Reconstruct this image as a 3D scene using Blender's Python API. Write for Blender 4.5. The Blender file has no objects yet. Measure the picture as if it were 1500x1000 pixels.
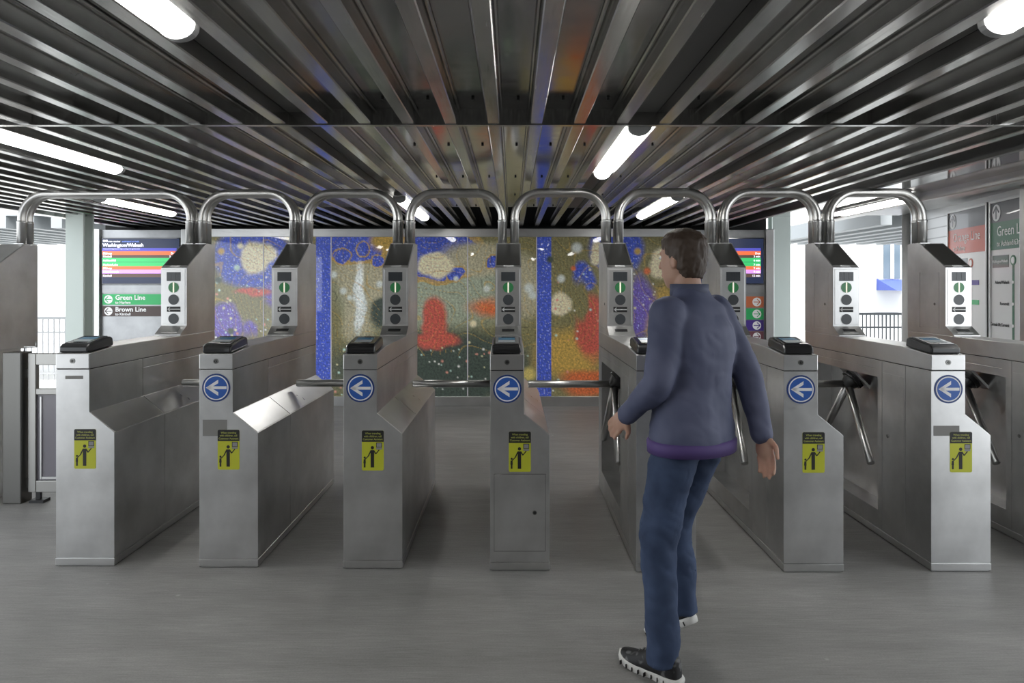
import bpy, bmesh, math, random
from mathutils import Vector, Matrix, noise
random.seed(7)
R = math.radians
SC = bpy.context.scene
COL = SC.collection

# ------------------------------------------------------------------ camera
F = 1080.0; HOR = 418.0; CZ = 1.5
cam = bpy.data.objects.new('camera', bpy.data.cameras.new('camera')); COL.objects.link(cam)
cam.data.sensor_width = 36; cam.data.lens = 36 * F / 1500
cam.data.shift_y = -(500 - HOR) / 1500
cam.location = (0, 0, CZ); cam.rotation_euler = (R(90), 0, 0)
cam.data.clip_start = .05; cam.data.clip_end = 200
SC.camera = cam
SC.view_settings.view_transform = 'Standard'; SC.view_settings.look = 'None'
SC.view_settings.gamma = 1; SC.view_settings.exposure = 0.0
SC.view_settings.use_curve_mapping = False

# ------------------------------------------------------------------ world
w = bpy.data.worlds.new('world'); SC.world = w; w.use_nodes = True
bg = w.node_tree.nodes['Background']
bg.inputs[0].default_value = (.90, .95, 1, 1); bg.inputs[1].default_value = 3.2
sun = bpy.data.objects.new('sun', bpy.data.lights.new('sun', 'SUN')); COL.objects.link(sun)
sun.data.energy = 4.0; sun.data.angle = R(12); sun.rotation_euler = (R(48), R(0), R(8))
sun.data.color = (1, .97, .93)
LAMP = 19.0          # emission of every ceiling tube

# ------------------------------------------------------------------ helpers
def tag(o, label=None, cat=None, group=None, kind=None):
    if label: o['label'] = label
    if cat: o['category'] = cat
    if group: o['group'] = group
    if kind: o['kind'] = kind
    return o

def empty(name, loc, label, cat, group=None, rz=0):
    o = bpy.data.objects.new(name, None); COL.objects.link(o)
    o.empty_display_size = .1; o.location = loc; o.rotation_euler.z = rz
    return tag(o, label, cat, group)

def link(name, me, mat=None, parent=None):
    o = bpy.data.objects.new(name, me); COL.objects.link(o)
    if mat: me.materials.append(mat)
    if parent: o.parent = parent
    return o

class MB:
    def __init__(s): s.v = []; s.f = []; s.sm = []
    def add(s, vs, fs, smooth=False):
        n = len(s.v); s.v += [tuple(p) for p in vs]
        for f in fs: s.f.append([i + n for i in f]); s.sm.append(smooth)
        return s
    def box(s, x0, x1, y0, y1, z0, z1):
        vs = [(x, y, z) for x in (x0, x1) for y in (y0, y1) for z in (z0, z1)]
        return s.add(vs, [(0,1,3,2),(4,6,7,5),(0,4,5,1),(2,3,7,6),(0,2,6,4),(1,5,7,3)])
    def obox(s, c, ax, ay, az, hx, hy, hz):       # oriented box
        c = Vector(c); ax, ay, az = Vector(ax).normalized()*hx, Vector(ay).normalized()*hy, Vector(az).normalized()*hz
        vs = [c + a*ax + b*ay + d*az for a in (-1,1) for b in (-1,1) for d in (-1,1)]
        return s.add(vs, [(0,1,3,2),(4,6,7,5),(0,4,5,1),(2,3,7,6),(0,2,6,4),(1,5,7,3)])
    def prism(s, poly, a0, a1, axis='y'):          # polygon in the other two axes, extruded along axis
        def P(p, a):
            return {'y': (p[0], a, p[1]), 'x': (a, p[0], p[1]), 'z': (p[0], p[1], a)}[axis]
        n = len(poly)
        vs = [P(p, a0) for p in poly] + [P(p, a1) for p in poly]
        fs = [list(range(n)), list(range(2*n-1, n-1, -1))]
        fs += [(i, i+n, (i+1)%n+n, (i+1)%n) for i in range(n)]
        return s.add(vs, fs)
    def tube(s, pts, r, n=16, cap=True):
        pts = [Vector(p) for p in pts]
        rs = r if isinstance(r, (list, tuple)) else [r]*len(pts)
        vs = []; up = None
        for i, p in enumerate(pts):
            t = (pts[min(i+1, len(pts)-1)] - pts[max(i-1, 0)]).normalized()
            if up is None:
                up = t.orthogonal().normalized()
            up = (up - t*up.dot(t)).normalized(); b = t.cross(up)
            vs += [p + rs[i]*(math.cos(2*math.pi*k/n)*up + math.sin(2*math.pi*k/n)*b) for k in range(n)]
        fs = [(i*n+k, i*n+(k+1)%n, (i+1)*n+(k+1)%n, (i+1)*n+k) for i in range(len(pts)-1) for k in range(n)]
        s.add(vs, fs, True)
        if cap:
            m = len(s.v) - len(vs)
            s.f.append([m+k for k in range(n)][::-1]); s.sm.append(False)
            m2 = m + (len(pts)-1)*n
            s.f.append([m2+k for k in range(n)]); s.sm.append(False)
        return s
    def disc(s, c, r, h, axis, n=32):              # short cylinder from c along axis*h
        c = Vector(c); return s.tube([c, c + Vector(axis).normalized()*h], r, n)
    def build(s, name, mat=None, parent=None, bevel=0, seg=2, label=None):
        me = bpy.data.meshes.new(name); me.from_pydata(s.v, [], s.f)
        me.polygons.foreach_set('use_smooth', s.sm)
        bm = bmesh.new(); bm.from_mesh(me); bmesh.ops.recalc_face_normals(bm, faces=bm.faces); bm.to_mesh(me); bm.free()
        o = link(name, me, mat, parent)
        if bevel:
            m = o.modifiers.new('bevel', 'BEVEL'); m.width = bevel; m.segments = seg
            m.limit_method = 'ANGLE'; m.angle_limit = R(25)
        if label: o['label'] = label
        return o

def evaluated(o):
    bpy.context.view_layer.update()
    dg = bpy.context.evaluated_depsgraph_get()
    return bpy.data.meshes.new_from_object(o.evaluated_get(dg))

def carve(o, cutter_mb):
    c = cutter_mb.build('cutter')
    m = o.modifiers.new('cut', 'BOOLEAN'); m.operation = 'DIFFERENCE'; m.object = c; m.solver = 'EXACT'
    me = evaluated(o); o.modifiers.clear(); o.data = me
    bpy.data.objects.remove(c)

def kids(o): return [c for c in bpy.data.objects if c.parent is o]
def copy_tree(o, parent=None, skip=()):
    c = o.copy(); COL.objects.link(c)
    if parent is not None: c.parent = parent
    for ch in kids(o):
        if ch.name.split('.')[0] not in skip: copy_tree(ch, c, skip)
    return c

def text(s, size, mat, parent, name='lettering', loc=(0,0,0), rot=(R(90),0,0), align='LEFT', bold=0.0, ext=.0006, xs=1.0):
    cu = bpy.data.curves.new('text', 'FONT'); cu.body = s; cu.size = size; cu.extrude = ext
    cu.align_x = align; cu.offset = bold; cu.resolution_u = 2; cu.space_character = 1.0
    t = bpy.data.objects.new('text', cu); COL.objects.link(t)
    me = evaluated(t); bpy.data.objects.remove(t)
    for v in me.vertices: v.co.x *= xs
    me.materials.clear()
    o = link(name, me, mat, parent); o.location = loc; o.rotation_euler = rot
    return o

# ------------------------------------------------------------------ materials
def nmat(name):
    m = bpy.data.materials.new(name); m.use_nodes = True
    nt = m.node_tree; return m, nt, nt.nodes['Principled BSDF']
def pset(b, **k):
    for a, v in k.items():
        a = a.replace('_', ' ')
        b.inputs[a].default_value = v + (1,) if isinstance(v, tuple) and len(v) == 3 else v
def plain(name, col, rough=.5, metal=0, emit=None, es=0, coat=0):
    m, nt, b = nmat(name); pset(b, Base_Color=col, Roughness=rough, Metallic=metal, Coat_Weight=coat)
    if emit: pset(b, Emission_Color=emit, Emission_Strength=es)
    return m
def steel(name, col, r0, r1, scale=(3, 3, 90), bump=.02, stain=.12, wav=0.0, metal=1.0):
    m, nt, b = nmat(name); N = nt.nodes; L = nt.links
    tc = N.new('ShaderNodeTexCoord')
    mp = N.new('ShaderNodeMapping'); mp.inputs['Scale'].default_value = scale
    L.new(tc.outputs['Object'], mp.inputs[0])
    n1 = N.new('ShaderNodeTexNoise'); n1.inputs['Scale'].default_value = 6; n1.inputs['Detail'].default_value = 1.5
    L.new(mp.outputs[0], n1.inputs['Vector'])
    n2 = N.new('ShaderNodeTexNoise'); n2.inputs['Scale'].default_value = 3.5; n2.inputs['Detail'].default_value = 4; n2.inputs['Roughness'].default_value = .55
    L.new(tc.outputs['Object'], n2.inputs['Vector'])
    rr = N.new('ShaderNodeMapRange'); rr.inputs[1].default_value = .3; rr.inputs[2].default_value = .7
    rr.inputs[3].default_value = r0; rr.inputs[4].default_value = r1
    ad = N.new('ShaderNodeMath'); ad.operation = 'ADD'
    h1 = N.new('ShaderNodeMath'); h1.operation = 'MULTIPLY'; h1.inputs[1].default_value = .5
    h2 = N.new('ShaderNodeMath'); h2.operation = 'MULTIPLY'; h2.inputs[1].default_value = .5
    L.new(n1.outputs[0], h1.inputs[0]); L.new(n2.outputs[0], h2.inputs[0])
    L.new(h1.outputs[0], ad.inputs[0]); L.new(h2.outputs[0], ad.inputs[1])
    L.new(ad.outputs[0], rr.inputs[0]); L.new(rr.outputs[0], b.inputs['Roughness'])
    cr = N.new('ShaderNodeMapRange'); cr.inputs[1].default_value = .3; cr.inputs[2].default_value = .75
    cr.inputs[3].default_value = 1 - stain; cr.inputs[4].default_value = 1 + stain*.5
    L.new(n2.outputs[0], cr.inputs[0])
    vm = N.new('ShaderNodeVectorMath'); vm.operation = 'SCALE'; vm.inputs[0].default_value = col
    L.new(cr.outputs[0], vm.inputs['Scale']); L.new(vm.outputs[0], b.inputs['Base Color'])
    b.inputs['Metallic'].default_value = metal
    bp = N.new('ShaderNodeBump'); bp.inputs['Strength'].default_value = bump; bp.inputs['Distance'].default_value = .01
    if bump: L.new(n1.outputs[0], bp.inputs['Height'])
    if wav:
        n3 = N.new('ShaderNodeTexNoise'); n3.inputs['Scale'].default_value = 2.2; n3.inputs['Detail'].default_value = 2
        L.new(tc.outputs['Object'], n3.inputs['Vector'])
        b2 = N.new('ShaderNodeBump'); b2.inputs['Strength'].default_value = wav; b2.inputs['Distance'].default_value = .02
        L.new(n3.outputs[0], b2.inputs['Height']); L.new(b2.outputs[0], bp.inputs['Normal'])
    if bump or wav: L.new(bp.outputs[0], b.inputs['Normal'])
    return m

M = {}
M['body'] = steel('brushed_steel', (.66, .66, .655), .31, .42, (2, 2, 12), .0, .22)
M['cap'] = steel('brushed_steel_cap', (.64, .638, .63), .31, .38, (2, 2, 12), .0, .12)
M['slope'] = steel('steel_slope', (.60, .60, .595), .27, .34, (2, 2, 2), .0, .1)
M['pipe'] = steel('satin_pipe', (.60, .59, .57), .28, .38, (3, 3, 3), .0, .08)
M['arm'] = steel('polished_arm', (.64, .64, .63), .28, .34, (3, 3, 3), .0, .05)
M['frame'] = steel('frame_steel', (.58, .58, .575), .30, .38, (2, 2, 3), .0, .10)
M['beam'] = steel('ceiling_beam_steel', (.60, .595, .58), .14, .28, (20, 1, 3), .004, .15, wav=.05)
M['panel'] = steel('ceiling_panel_steel', (.44, .437, .43), .10, .2, (2, 2, 2), .0, .1, wav=.07)
M['wallsteel'] = steel('wall_steel', (.30, .305, .31), .30, .40, (2, 2, 1), .0, .25)
M['matte'] = plain('grey_painted_panel', (.11, .108, .105), .55)
M['void'] = plain('dark_void', (.012, .012, .012), .9)
M['black'] = plain('black_plastic', (.012, .012, .013), .28, coat=.3)
M['blackm'] = plain('matte_black', (.015, .015, .016), .5)
M['glass'] = plain('dark_glass', (.01, .012, .015), .06, coat=1)
M['lens'] = plain('dark_lens', (.05, .055, .06), .3)
M['disp'] = plain('display_window', (.045, .05, .055), .2)
M['green'] = plain('green_lens', (.03, .13, .05), .25, emit=(.05, .35, .12), es=.12)
M['bar'] = plain('lit_bar', (.9, .85, .7), .4, emit=(1, .92, .75), es=.5)
M['arrow'] = plain('arrow_grey', (.5, .5, .5), .5)
M['dsteel2'] = plain('dark_trim_steel', (.2, .2, .2), .3, 1)
M['mirror'] = plain('polished_panel', (.55, .55, .55), .06, 1)
M['white'] = plain('white_print', (.8, .8, .8), .5)
M['labelwhite'] = plain('label_plate', (.6, .6, .6), .4)
M['blue'] = plain('sign_blue', (.03, .11, .42), .35)
M['navy'] = plain('sign_navy_edge', (.02, .05, .2), .4)
M['yellow'] = plain('sticker_yellow', (.50, .52, .03), .45)
M['stk'] = plain('sticker_black', (.012, .012, .012), .5)
M['stktext'] = plain('sticker_text', (.35, .36, .08), .5)
M['grey'] = plain('sticker_grey', (.25, .25, .26), .5)
M['lamp'] = plain('lamp_diffuser', (.9, .9, .9), .4, emit=(1, .985, .95), es=LAMP)
M['lamph'] = plain('lamp_housing', (.25, .25, .25), .45)
M['seam'] = plain('white_seam', (.75, .73, .78), .4)
M['lockm'] = plain('lock_metal', (.25, .25, .24), .3, 1)
M['scratch'] = plain('old_adhesive', (.22, .215, .205), .6)
M['ledblue'] = plain('reader_label_blue', (.03, .13, .24), .3)
M['ledlite'] = plain('reader_label_pale', (.32, .36, .37), .3)
M['lyellow'] = plain('reader_label_yellow', (.5, .45, .1), .4)

def floor_mat():
    m, nt, b = nmat('concrete'); N = nt.nodes; L = nt.links
    tc = N.new('ShaderNodeTexCoord')
    def nz(scale, mscale, det=8, ro=.6):
        mp = N.new('ShaderNodeMapping'); mp.inputs['Scale'].default_value = mscale
        L.new(tc.outputs['Object'], mp.inputs[0])
        n = N.new('ShaderNodeTexNoise'); n.inputs['Scale'].default_value = scale; n.inputs['Detail'].default_value = det
        n.inputs['Roughness'].default_value = ro; L.new(mp.outputs[0], n.inputs['Vector']); return n
    a = nz(.9, (1, 1, 1)); s = nz(7, (1, 14, 1)); g = nz(120, (1, 1, 1), 3); st = nz(2.2, (.6, 3, 1), 10, .7)
    def mr(n, a0, a1, o0, o1):
        r = N.new('ShaderNodeMapRange'); r.inputs[1].default_value = a0; r.inputs[2].default_value = a1
        r.inputs[3].default_value = o0; r.inputs[4].default_value = o1; L.new(n.outputs[0], r.inputs[0]); return r
    def mul(p, q):
        k = N.new('ShaderNodeMath'); k.operation = 'MULTIPLY'; L.new(p.outputs[0], k.inputs[0]); L.new(q.outputs[0], k.inputs[1]); return k
    t = mul(mul(mr(a, .3, .7, .78, 1.18), mr(s, .3, .7, .86, 1.14)), mul(mr(g, .3, .7, .9, 1.1), mr(st, .35, .7, .86, 1.14)))
    vo = N.new('ShaderNodeTexVoronoi'); vo.inputs['Scale'].default_value = 2.1; vo.inputs['Randomness'].default_value = 1
    L.new(tc.outputs['Object'], vo.inputs['Vector'])
    sp = N.new('ShaderNodeMapRange'); sp.inputs[1].default_value = .015; sp.inputs[2].default_value = .03
    sp.inputs[3].default_value = 1.5; sp.inputs[4].default_value = 1.0; L.new(vo.outputs['Distance'], sp.inputs[0])
    t = mul(t, sp)
    vm = N.new('ShaderNodeVectorMath'); vm.operation = 'SCALE'; vm.inputs[0].default_value = (.235, .230, .222)
    L.new(t.outputs[0], vm.inputs['Scale']); L.new(vm.outputs[0], b.inputs['Base Color'])
    L.new(mr(a, .3, .7, .42, .6).outputs[0], b.inputs['Roughness'])
    bp = N.new('ShaderNodeBump'); bp.inputs['Strength'].default_value = .15; bp.inputs['Distance'].default_value = .01
    L.new(s.outputs[0], bp.inputs['Height']); L.new(bp.outputs[0], b.inputs['Normal'])
    return m
M['floor'] = floor_mat()
M['pave'] = plain('street_paving', (.55, .55, .54), .8)

# ------------------------------------------------------------------ floor, ceiling
WY = 9.2
K = WY/F
def wx(px): return (px - 750)*K
def wz(py): return CZ + (HOR - py)*K
s = MB().box(-5.0, 4.6, -5, WY + .5, -.1, 0).build('floor', M['floor']); tag(s, kind='structure')
s = MB().box(-40, -5.0, -8, 60, -.1, -.002).build('ground_outside', M['pave']); tag(s, kind='structure')
s = MB().box(4.6, 40, -8, 60, -.1, -.002).build('ground_outside', M['pave']); tag(s, kind='structure')
s = MB().box(-5.0, 4.6, WY + .5, 60, -.1, -.002).build('ground_outside', M['pave']); tag(s, kind='structure')
HB = 2.24; HP = 2.315; LIPY = 3.415; BX = -.0838; SP = .196; BW = .057
XL, XR = -4.74, 2.66
YB = -4.5
ceil = MB()
ks = [k for k in range(-40, 40) if XL < BX + k*SP < XR]
for k in ks:
    x = BX + k*SP
    for (a, b_) in ((YB, LIPY - .012), (LIPY + .012, WY + .3)):
        ceil.box(x - BW/2, x + BW/2, a, b_, HB, HP)
        ceil.box(x - BW/2 - .014, x - BW/2, a, b_, HP - .012, HP)     # flange feet
        ceil.box(x + BW/2, x + BW/2 + .014, a, b_, HP - .012, HP)
beams = ceil.build('ceiling_beams', M['beam'], bevel=.004, seg=1); tag(beams, kind='structure')
s = MB().box(XL, XR, YB, 7.65, HP, HP + .03).build('ceiling', M['panel']); tag(s, kind='structure')
matte = MB()
for x in (BX - 4.5*SP, BX + 3.5*SP, BX + 7.5*SP, BX - 12.5*SP):
    for (a, b_) in ((YB, LIPY - .014), (LIPY + .014, 7.6)):
        matte.box(x - (SP - BW)/2 + .002, x + (SP - BW)/2 - .002, a, b_, HP - .016, HP - .002)
s = matte.build('ceiling_matte_strips', M['matte']); tag(s, kind='structure')
lip = MB().box(XL, 3.4, LIPY - .012, LIPY - .002, HB - .002, HP + .02).box(XL, 3.4, LIPY + .002, LIPY + .012, HB - .002, HP + .02)
lip.box(XL, 3.4, LIPY - .03, LIPY - .012, HB - .004, HB)
s = lip.build('trim_1', M['beam']); tag(s, kind='structure')
s = MB().box(-5.2, 4.6, YB, WY + .9, 2.75, 2.8).box(wx(142), wx(1130), WY + .19, WY + .24, 2.15, 2.75).build('ceiling_dark_backing', M['void']); tag(s, kind='structure')  # near-black sheets added for the dark gap above, blocking the bright street
bl = MB()
for k in ks:
    x = BX + (k + .5)*SP
    for y in (1.0, 1.9, 3.2, 4.25, 5.5, 6.6, 7.5):
        bl.disc((x + .012, y, HP), .007, -.01, (0, 0, 1), 8)
s = bl.build('ceiling_bolts', M['blackm']); tag(s, kind='structure')
# outer edges of the ceiling
s = MB().box(XL - .12, XL - .02, YB, 12.5, HB - .02, HP + .25).build('trim_2', M['beam'], bevel=.006); tag(s, kind='structure')
s = MB().box(XR + .03, XR + .075, YB, WY + .3, HB - .02, HP + .05).build('trim_3', M['dsteel2'], bevel=.006); tag(s, kind='structure')
s = MB().box(XR + .1, 3.36, YB, 8.2, HB + .02, HB + .05).build('ceiling_side_panel', M['mirror']); tag(s, kind='structure')
s = MB().box(3.36, 3.50, YB, 8.2, HB - .05, HB + .08).build('trim_4', M['frame'], bevel=.01); tag(s, kind='structure')
s = MB().box(3.5, 4.6, YB, 7.9, HB + .10, HB + .14).build('ceiling_edge_panel', M['panel']); tag(s, kind='structure')
# the same ribbed soffit carries on over the street on either side
cb = MB()
for x0, x1, y0, y1 in ((-13.5, -4.95, 9.5, 13.5), (4.5, 13.5, 9.0, 13.5)):
    x = x0
    while x < x1:
        cb.box(x, x + .14, y0, y1, HB, HB + .16); x += .36
    cb.box(x0, x1, y0, y1, HB + .16, HB + .22)
s = cb.build('street_canopy_soffit', plain('pale_soffit', (.32, .34, .35), .5)); tag(s, kind='structure')

# unseen wall behind the camera, added to darken the middle turnstile fronts
s = MB().box(-4.6, 3.9, -4.6, -4.5, 0, 2.75).build('light_block_back', plain('light_block_back_grey', (.10, .10, .10), .6)); tag(s, kind='structure')

s = MB().box(-4.95, -4.86, -4.6, -.8, 0, 2.75).build('light_block_left', plain('light_block_left_grey', (.16, .16, .16), .5)); tag(s, kind='structure')  # added out of view to keep sky light off the fronts
s = MB().box(3.9, 4.0, -4.6, .6, 0, 2.75).build('wall_right', plain('light_block_right_grey', (.16, .16, .16), .5)); tag(s, kind='structure')  # unseen too, added and cut short to shape light on the fronts

# ------------------------------------------------------------------ lamps
def lamp(x, y0, y1, label, zt=HP, group='ceiling tube lamps'):
    t = empty('ceiling_lamp', (x, (y0 + y1)/2, zt - .016), label, 'ceiling lamp', group)
    h = (y1 - y0)/2; zb = HB - .03 - zt + .016
    MB().box(-.05, .05, -h - .03, h + .03, zb*.35, 0).build('housing', M['lamph'], t, .006)
    pr = [(-.052, zb*.36)] + [(-.052*math.cos(a), zb*.55 + zb*.45*math.sin(a)) for a in [math.pi*i/10 for i in range(11)]] + [(.052, zb*.36)]
    pr = [(p[0], p[1]) for p in pr]
    d = MB().prism(pr, -h, h, 'y').build('diffuser', M['lamp'], t)
    for a in (-1, 1):
        MB().prism([(p[0]*1.06, p[1]*1.03) for p in pr], a*h, a*(h + .03), 'y').build('end_cap', M['lamph'], t)
    return t
xA, xB, xC, xD = BX - 4.5*SP, BX + 3.5*SP, BX + 7.5*SP, BX - 12.5*SP
lamp(xA, .75, 2.12, 'long white tube lamp at the top left, above and in front of the turnstiles')
lamp(xB, 3.5, 4.92, 'white tube lamp right of centre, just behind the cross seam of the ceiling')
lamp(xC, .7, 2.08, 'white tube lamp in the top right corner of the ceiling')
lamp(xD, 3.2, 4.7, 'long white tube lamp at the left edge, above the wide gate')
lamp(BX - 17.5*SP, 6.3, 7.6, 'white tube lamp seen under the leftmost wide pipe arch')
lamp(xC, 6.2, 7.9, 'white tube lamp seen under the arch above the walking person')
lamp(xA, 6.35, 8.1, 'white tube lamp mostly hidden between two pipe arches, left of centre')
lamp(3.30, 6.2, 7.55, 'white tube lamp hung at the far right, seen under the last arch', HB + .02)
for (x, y) in ((xD, .7), (xB, -2.6), (3.2, 3.0)):  # extra lamps outside the view, added only for their light
    lamp(x, y, y + 1.45, 'unseen white tube lamp added out of frame to light the hall', HP if x < 3 else HB + .02)

# ------------------------------------------------------------------ turnstile
UW, LW, DEP = .178, .312, 1.665
def rect_groove(mb, plane, x, y0, y1, z0, z1, g=.003):    # groove rectangle on an x-plane
    d = .004
    for a in (y0, y1): mb.box(x - d, x + d, a - g/2, a + g/2, z0 - g/2, z1 + g/2)
    for a in (z0, z1): mb.box(x - d, x + d, y0 + g/2 + 1e-4, y1 - g/2 - 1e-4, a - g/2, a + g/2)

def lock(mb, c, n, r=.011):
    c = Vector(c); n = Vector(n)
    mb.disc(c, r, .004, n, 20)
def arrow_pts(w, h, t):      # left-pointing arrow outline, centred
    return [(-w, 0), (-w + h, h), (-w + h + t*1.1, h - t*.2), (-w + t*1.6, t/2*1.0), (w, t/2), (w, -t/2), (-w + t*1.6, -t/2), (-w + h + t*1.1, -h + t*.2), (-w + h, -h)]

def make_turnstile():
    t = empty('turnstile', (0, 0, 0), 'x', 'turnstile')
    prof = [(0, .047), (0, 1.051), (UW, 1.051), (UW, .824), (LW, .715), (LW, .047)]
    body = MB().prism(prof, 0, DEP, 'y').build('body', M['body'], t)
    carve(body, MB().box(-.02, .125, .565, 1.49, .155, .95))
    g = .003; c = MB()
    sy = .515
    c.box(-.01, .004, sy - g, sy, .05, 1.06)                           # left side verticals
    c.box(-.01, .004, sy - .26 - g, sy - .26, .05, 1.06)
    c.box(-.01, .004, .60, 1.70, .997, 1.001)
    c.box(UW - .004, UW + .02, .5695, .5740, .828, 1.06)                  # right side, upper
    c.box(LW - .004, LW + .02, .5695, .5740, .04, .713)                   # bulge side
    c.box(UW - .004, UW + .02, .576, 1.70, .997, 1.002)
    carve(body, c)
    c2 = MB()
    dx, dz = LW - UW, .715 - .824; L = math.hypot(dx, dz); ax = Vector((dx/L, 0, dz/L)); nn = Vector((-dz/L, 0, dx/L))
    cen = Vector(((LW + UW)/2, .5715, (.824 + .715)/2))
    c2.obox(cen, ax, (0, 1, 0), nn, L/2 - .002, .0015, .004)
    carve(body, c2)
    mo = body.modifiers.new('bevel', 'BEVEL'); mo.width = .0045; mo.segments = 2; mo.limit_method = 'ANGLE'; mo.angle_limit = R(30)
    # polished slope plate on the bulge
    MB().obox(cen + nn*.001 + Vector((0, .2585+.0045, 0)) - Vector((0,0,0)), ax, (0, 1, 0), nn, L/2 - .006, .828 - .004, .0008)
    sl = MB()
    for (a, b_) in ((.006, .566), (.576, DEP - .006)):
        c3 = Vector((cen.x, (a + b_)/2, cen.z)) + nn*.0012
        sl.obox(c3, ax, (0, 1, 0), nn, L/2 - .006, (b_ - a)/2, .001)
    sl.build('slope_plate', M['slope'], t)
    # plinth
    MB().box(-.002, LW + .002, -.003, DEP + .002, .007, .044).box(.006, LW - .006, .006, DEP - .006, 0, .047).build('plinth', M['cap'], t, .002)
    # top cap
    MB().prism([(-.002, 1.055), (-.002, 1.137), (.29, 1.159), (DEP, 1.159), (DEP, 1.055)], -.001, UW + .001, 'x').build('top_cap', M['cap'], t, .0035)
    MB().box(.004, UW - .004, .004, DEP - .004, 1.045, 1.06).build('shadow_gap', M['blackm'], t)
    # front door plate on left side
    mb = MB().box(-.0015, .0, sy - .25, sy - .012, .17, .985); mb.build('side_door', M['body'], t, .001)
    # side door lock
    l = MB(); lock(l, (-.001, sy - .07, .62), (-1, 0, 0), .010); l.build('door_lock', M['lockm'], t)
    # hood
    hp = [(1.085, 1.160), (1.085, 1.166), (1.18, 1.222), (1.18, 1.623), (1.51, 1.807), (DEP, 1.807), (DEP, 1.160)]
    hood = MB().prism(hp, 0, UW, 'x').build('hood', M['body'], t)
    c = MB()
    rect_groove(c, 'x', 0, 1.26, 1.50, 1.20, 1.59)
    carve(hood, c)
    mo = hood.modifiers.new('bevel', 'BEVEL'); mo.width = .006; mo.segments = 2; mo.limit_method = 'ANGLE'; mo.angle_limit = R(30)
    l = MB(); lock(l, (0, 1.31, 1.37), (-1, 0, 0), .009); l.build('hood_lock', M['lockm'], t)
    fp = MB().box(.010, UW - .010, 1.1775, 1.181, 1.232, 1.612).build('face_plate', M['cap'], t, .002)
    cx = UW/2
    y = 1.1775
    d = MB().box(cx - .048, cx + .048, y - .002, y, 1.531, 1.593).build('display_window', M['disp'], fp)
    dv = MB()
    for k in (-.016, .016): dv.box(cx + k - .0008, cx + k + .0008, y - .0026, y - .002, 1.534, 1.590)
    dv.build('divider', M['blackm'], fp)
    for z, mt, nm in ((1.486, 'green', 'signal_light'), (1.402, 'lens', 'signal_light'), (1.269, 'lens', 'signal_light')):
        rg = MB().disc((cx, y, z), .039, -.0015, (0, 1, 0), 36); rg.build('light_rim', M['cap'], fp)
        q = MB().disc((cx, y - .0012, z), .036, -.002, (0, 1, 0), 36).build(nm, M[mt], fp)
        if mt == 'green':
            q['label'] = 'green lit signal lens'
            MB().box(cx - .0045, cx + .0045, y - .0042, y - .0032, z - .035, z + .035).build('lit_bar', M['bar'], fp)
    MB().box(cx - .047, cx + .047, y - .0015, y, 1.317, 1.354).build('arrow_window', M['stk'], fp)
    yy = y - .0022
    w_, h_, t_ = .043, .013, .008
    pts = [(cx - w_, 1.3355), (cx - w_ + h_, 1.3355 + h_), (cx - w_ + h_ + .007, 1.3355 + h_), (cx - w_ + .013, 1.3355 + t_*.45), (cx + w_ + .003, 1.3355 + t_*.45),
           (cx + w_ + .003, 1.3355 - t_*.45), (cx - w_ + .013, 1.3355 - t_*.45), (cx - w_ + h_ + .007, 1.3355 - h_), (cx - w_ + h_, 1.3355 - h_)]
    MB().prism(pts, yy, yy + .0008, 'y').build('arrow_mark', M['arrow'], fp)
    # name plate low on the sloping top
    dir_ = Vector((0, 1.51 - 1.18, 1.807 - 1.623)).normalized(); nrm = Vector((0, -dir_.z, dir_.y))
    MB().obox(Vector((cx + .002, 1.18, 1.623)) + dir_*.022 + nrm*.001, (1, 0, 0), dir_, nrm, .034, .011, .0012).build('name_plate', M['labelwhite'], t)
    MB().obox(Vector((cx, 1.18, 1.623)) + dir_*.20 + nrm*.0006, (1, 0, 0), dir_, nrm, UW/2 - .008, .165, .0008).build('hood_top_plate', plain('dark_steel', (.2, .198, .19), .42, 1) if 'dsteel' not in M else M['dsteel'], t)
    # ticket slot on the sloping toe
    d2 = Vector((0, 1.18 - 1.085, 1.222 - 1.166)).normalized(); n2 = Vector((0, -d2.z, d2.y))
    m2 = (Vector((cx, 1.18, 1.222)) + Vector((cx, 1.085, 1.166)))/2
    MB().obox(m2 + n2*.0008, (1, 0, 0), d2, n2, .052, .030, .0012).build('slot_plate', M['cap'], t)
    MB().obox(m2 + n2*.0025, (1, 0, 0), d2, n2, .042, .014, .0008).build('ticket_slot', M['stk'], t)
    # front lock
    rg = MB().disc((cx, -.002, 1.097), .0135, -.003, (0, 1, 0), 24).build('cap_lock', M['lockm'], t)
    MB().disc((cx, -.005, 1.097), .0075, -.001, (0, 1, 0), 20).build('lock_core', M['stk'], rg)
    MB().box(cx - .0015, cx + .0015, -.007, -.006, 1.092, 1.103).build('keyhole', M['lockm'], rg)
    # card reader
    rp = [(.012, 1.139), (.012, 1.172), (.035, 1.186), (.235, 1.214), (.262, 1.205), (.27, 1.159)]
    rd = MB().prism(rp, .008, .164, 'x').build('card_reader', M['black'], t, .010, 3)
    ud = Vector((0, .2, .028)).normalized(); un = Vector((0, -ud.z, ud.y)); uc = Vector((.086, .135, 1.2005))
    MB().obox(uc + un*.001, (1, 0, 0), ud, un, .066, .092, .0018).build('reader_screen', M['glass'], rd, .001)
    MB().obox(uc + un*.0035 - ud*.03, (1, 0, 0), ud, un, .045, .028, .0004).build('reader_label', M['ledlite'], rd)
    MB().obox(uc + un*.0035 + ud*.035, (1, 0, 0), ud, un, .045, .022, .0004).build('reader_label', M['ledblue'], rd)
    MB().obox(uc + un*.0035 + ud*.005, (1, 0, 0), ud, un, .045, .006, .0004).build('reader_label', M['ledblue'], rd)
    # blue arrow sign
    sx, sz = .090, .957
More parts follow.
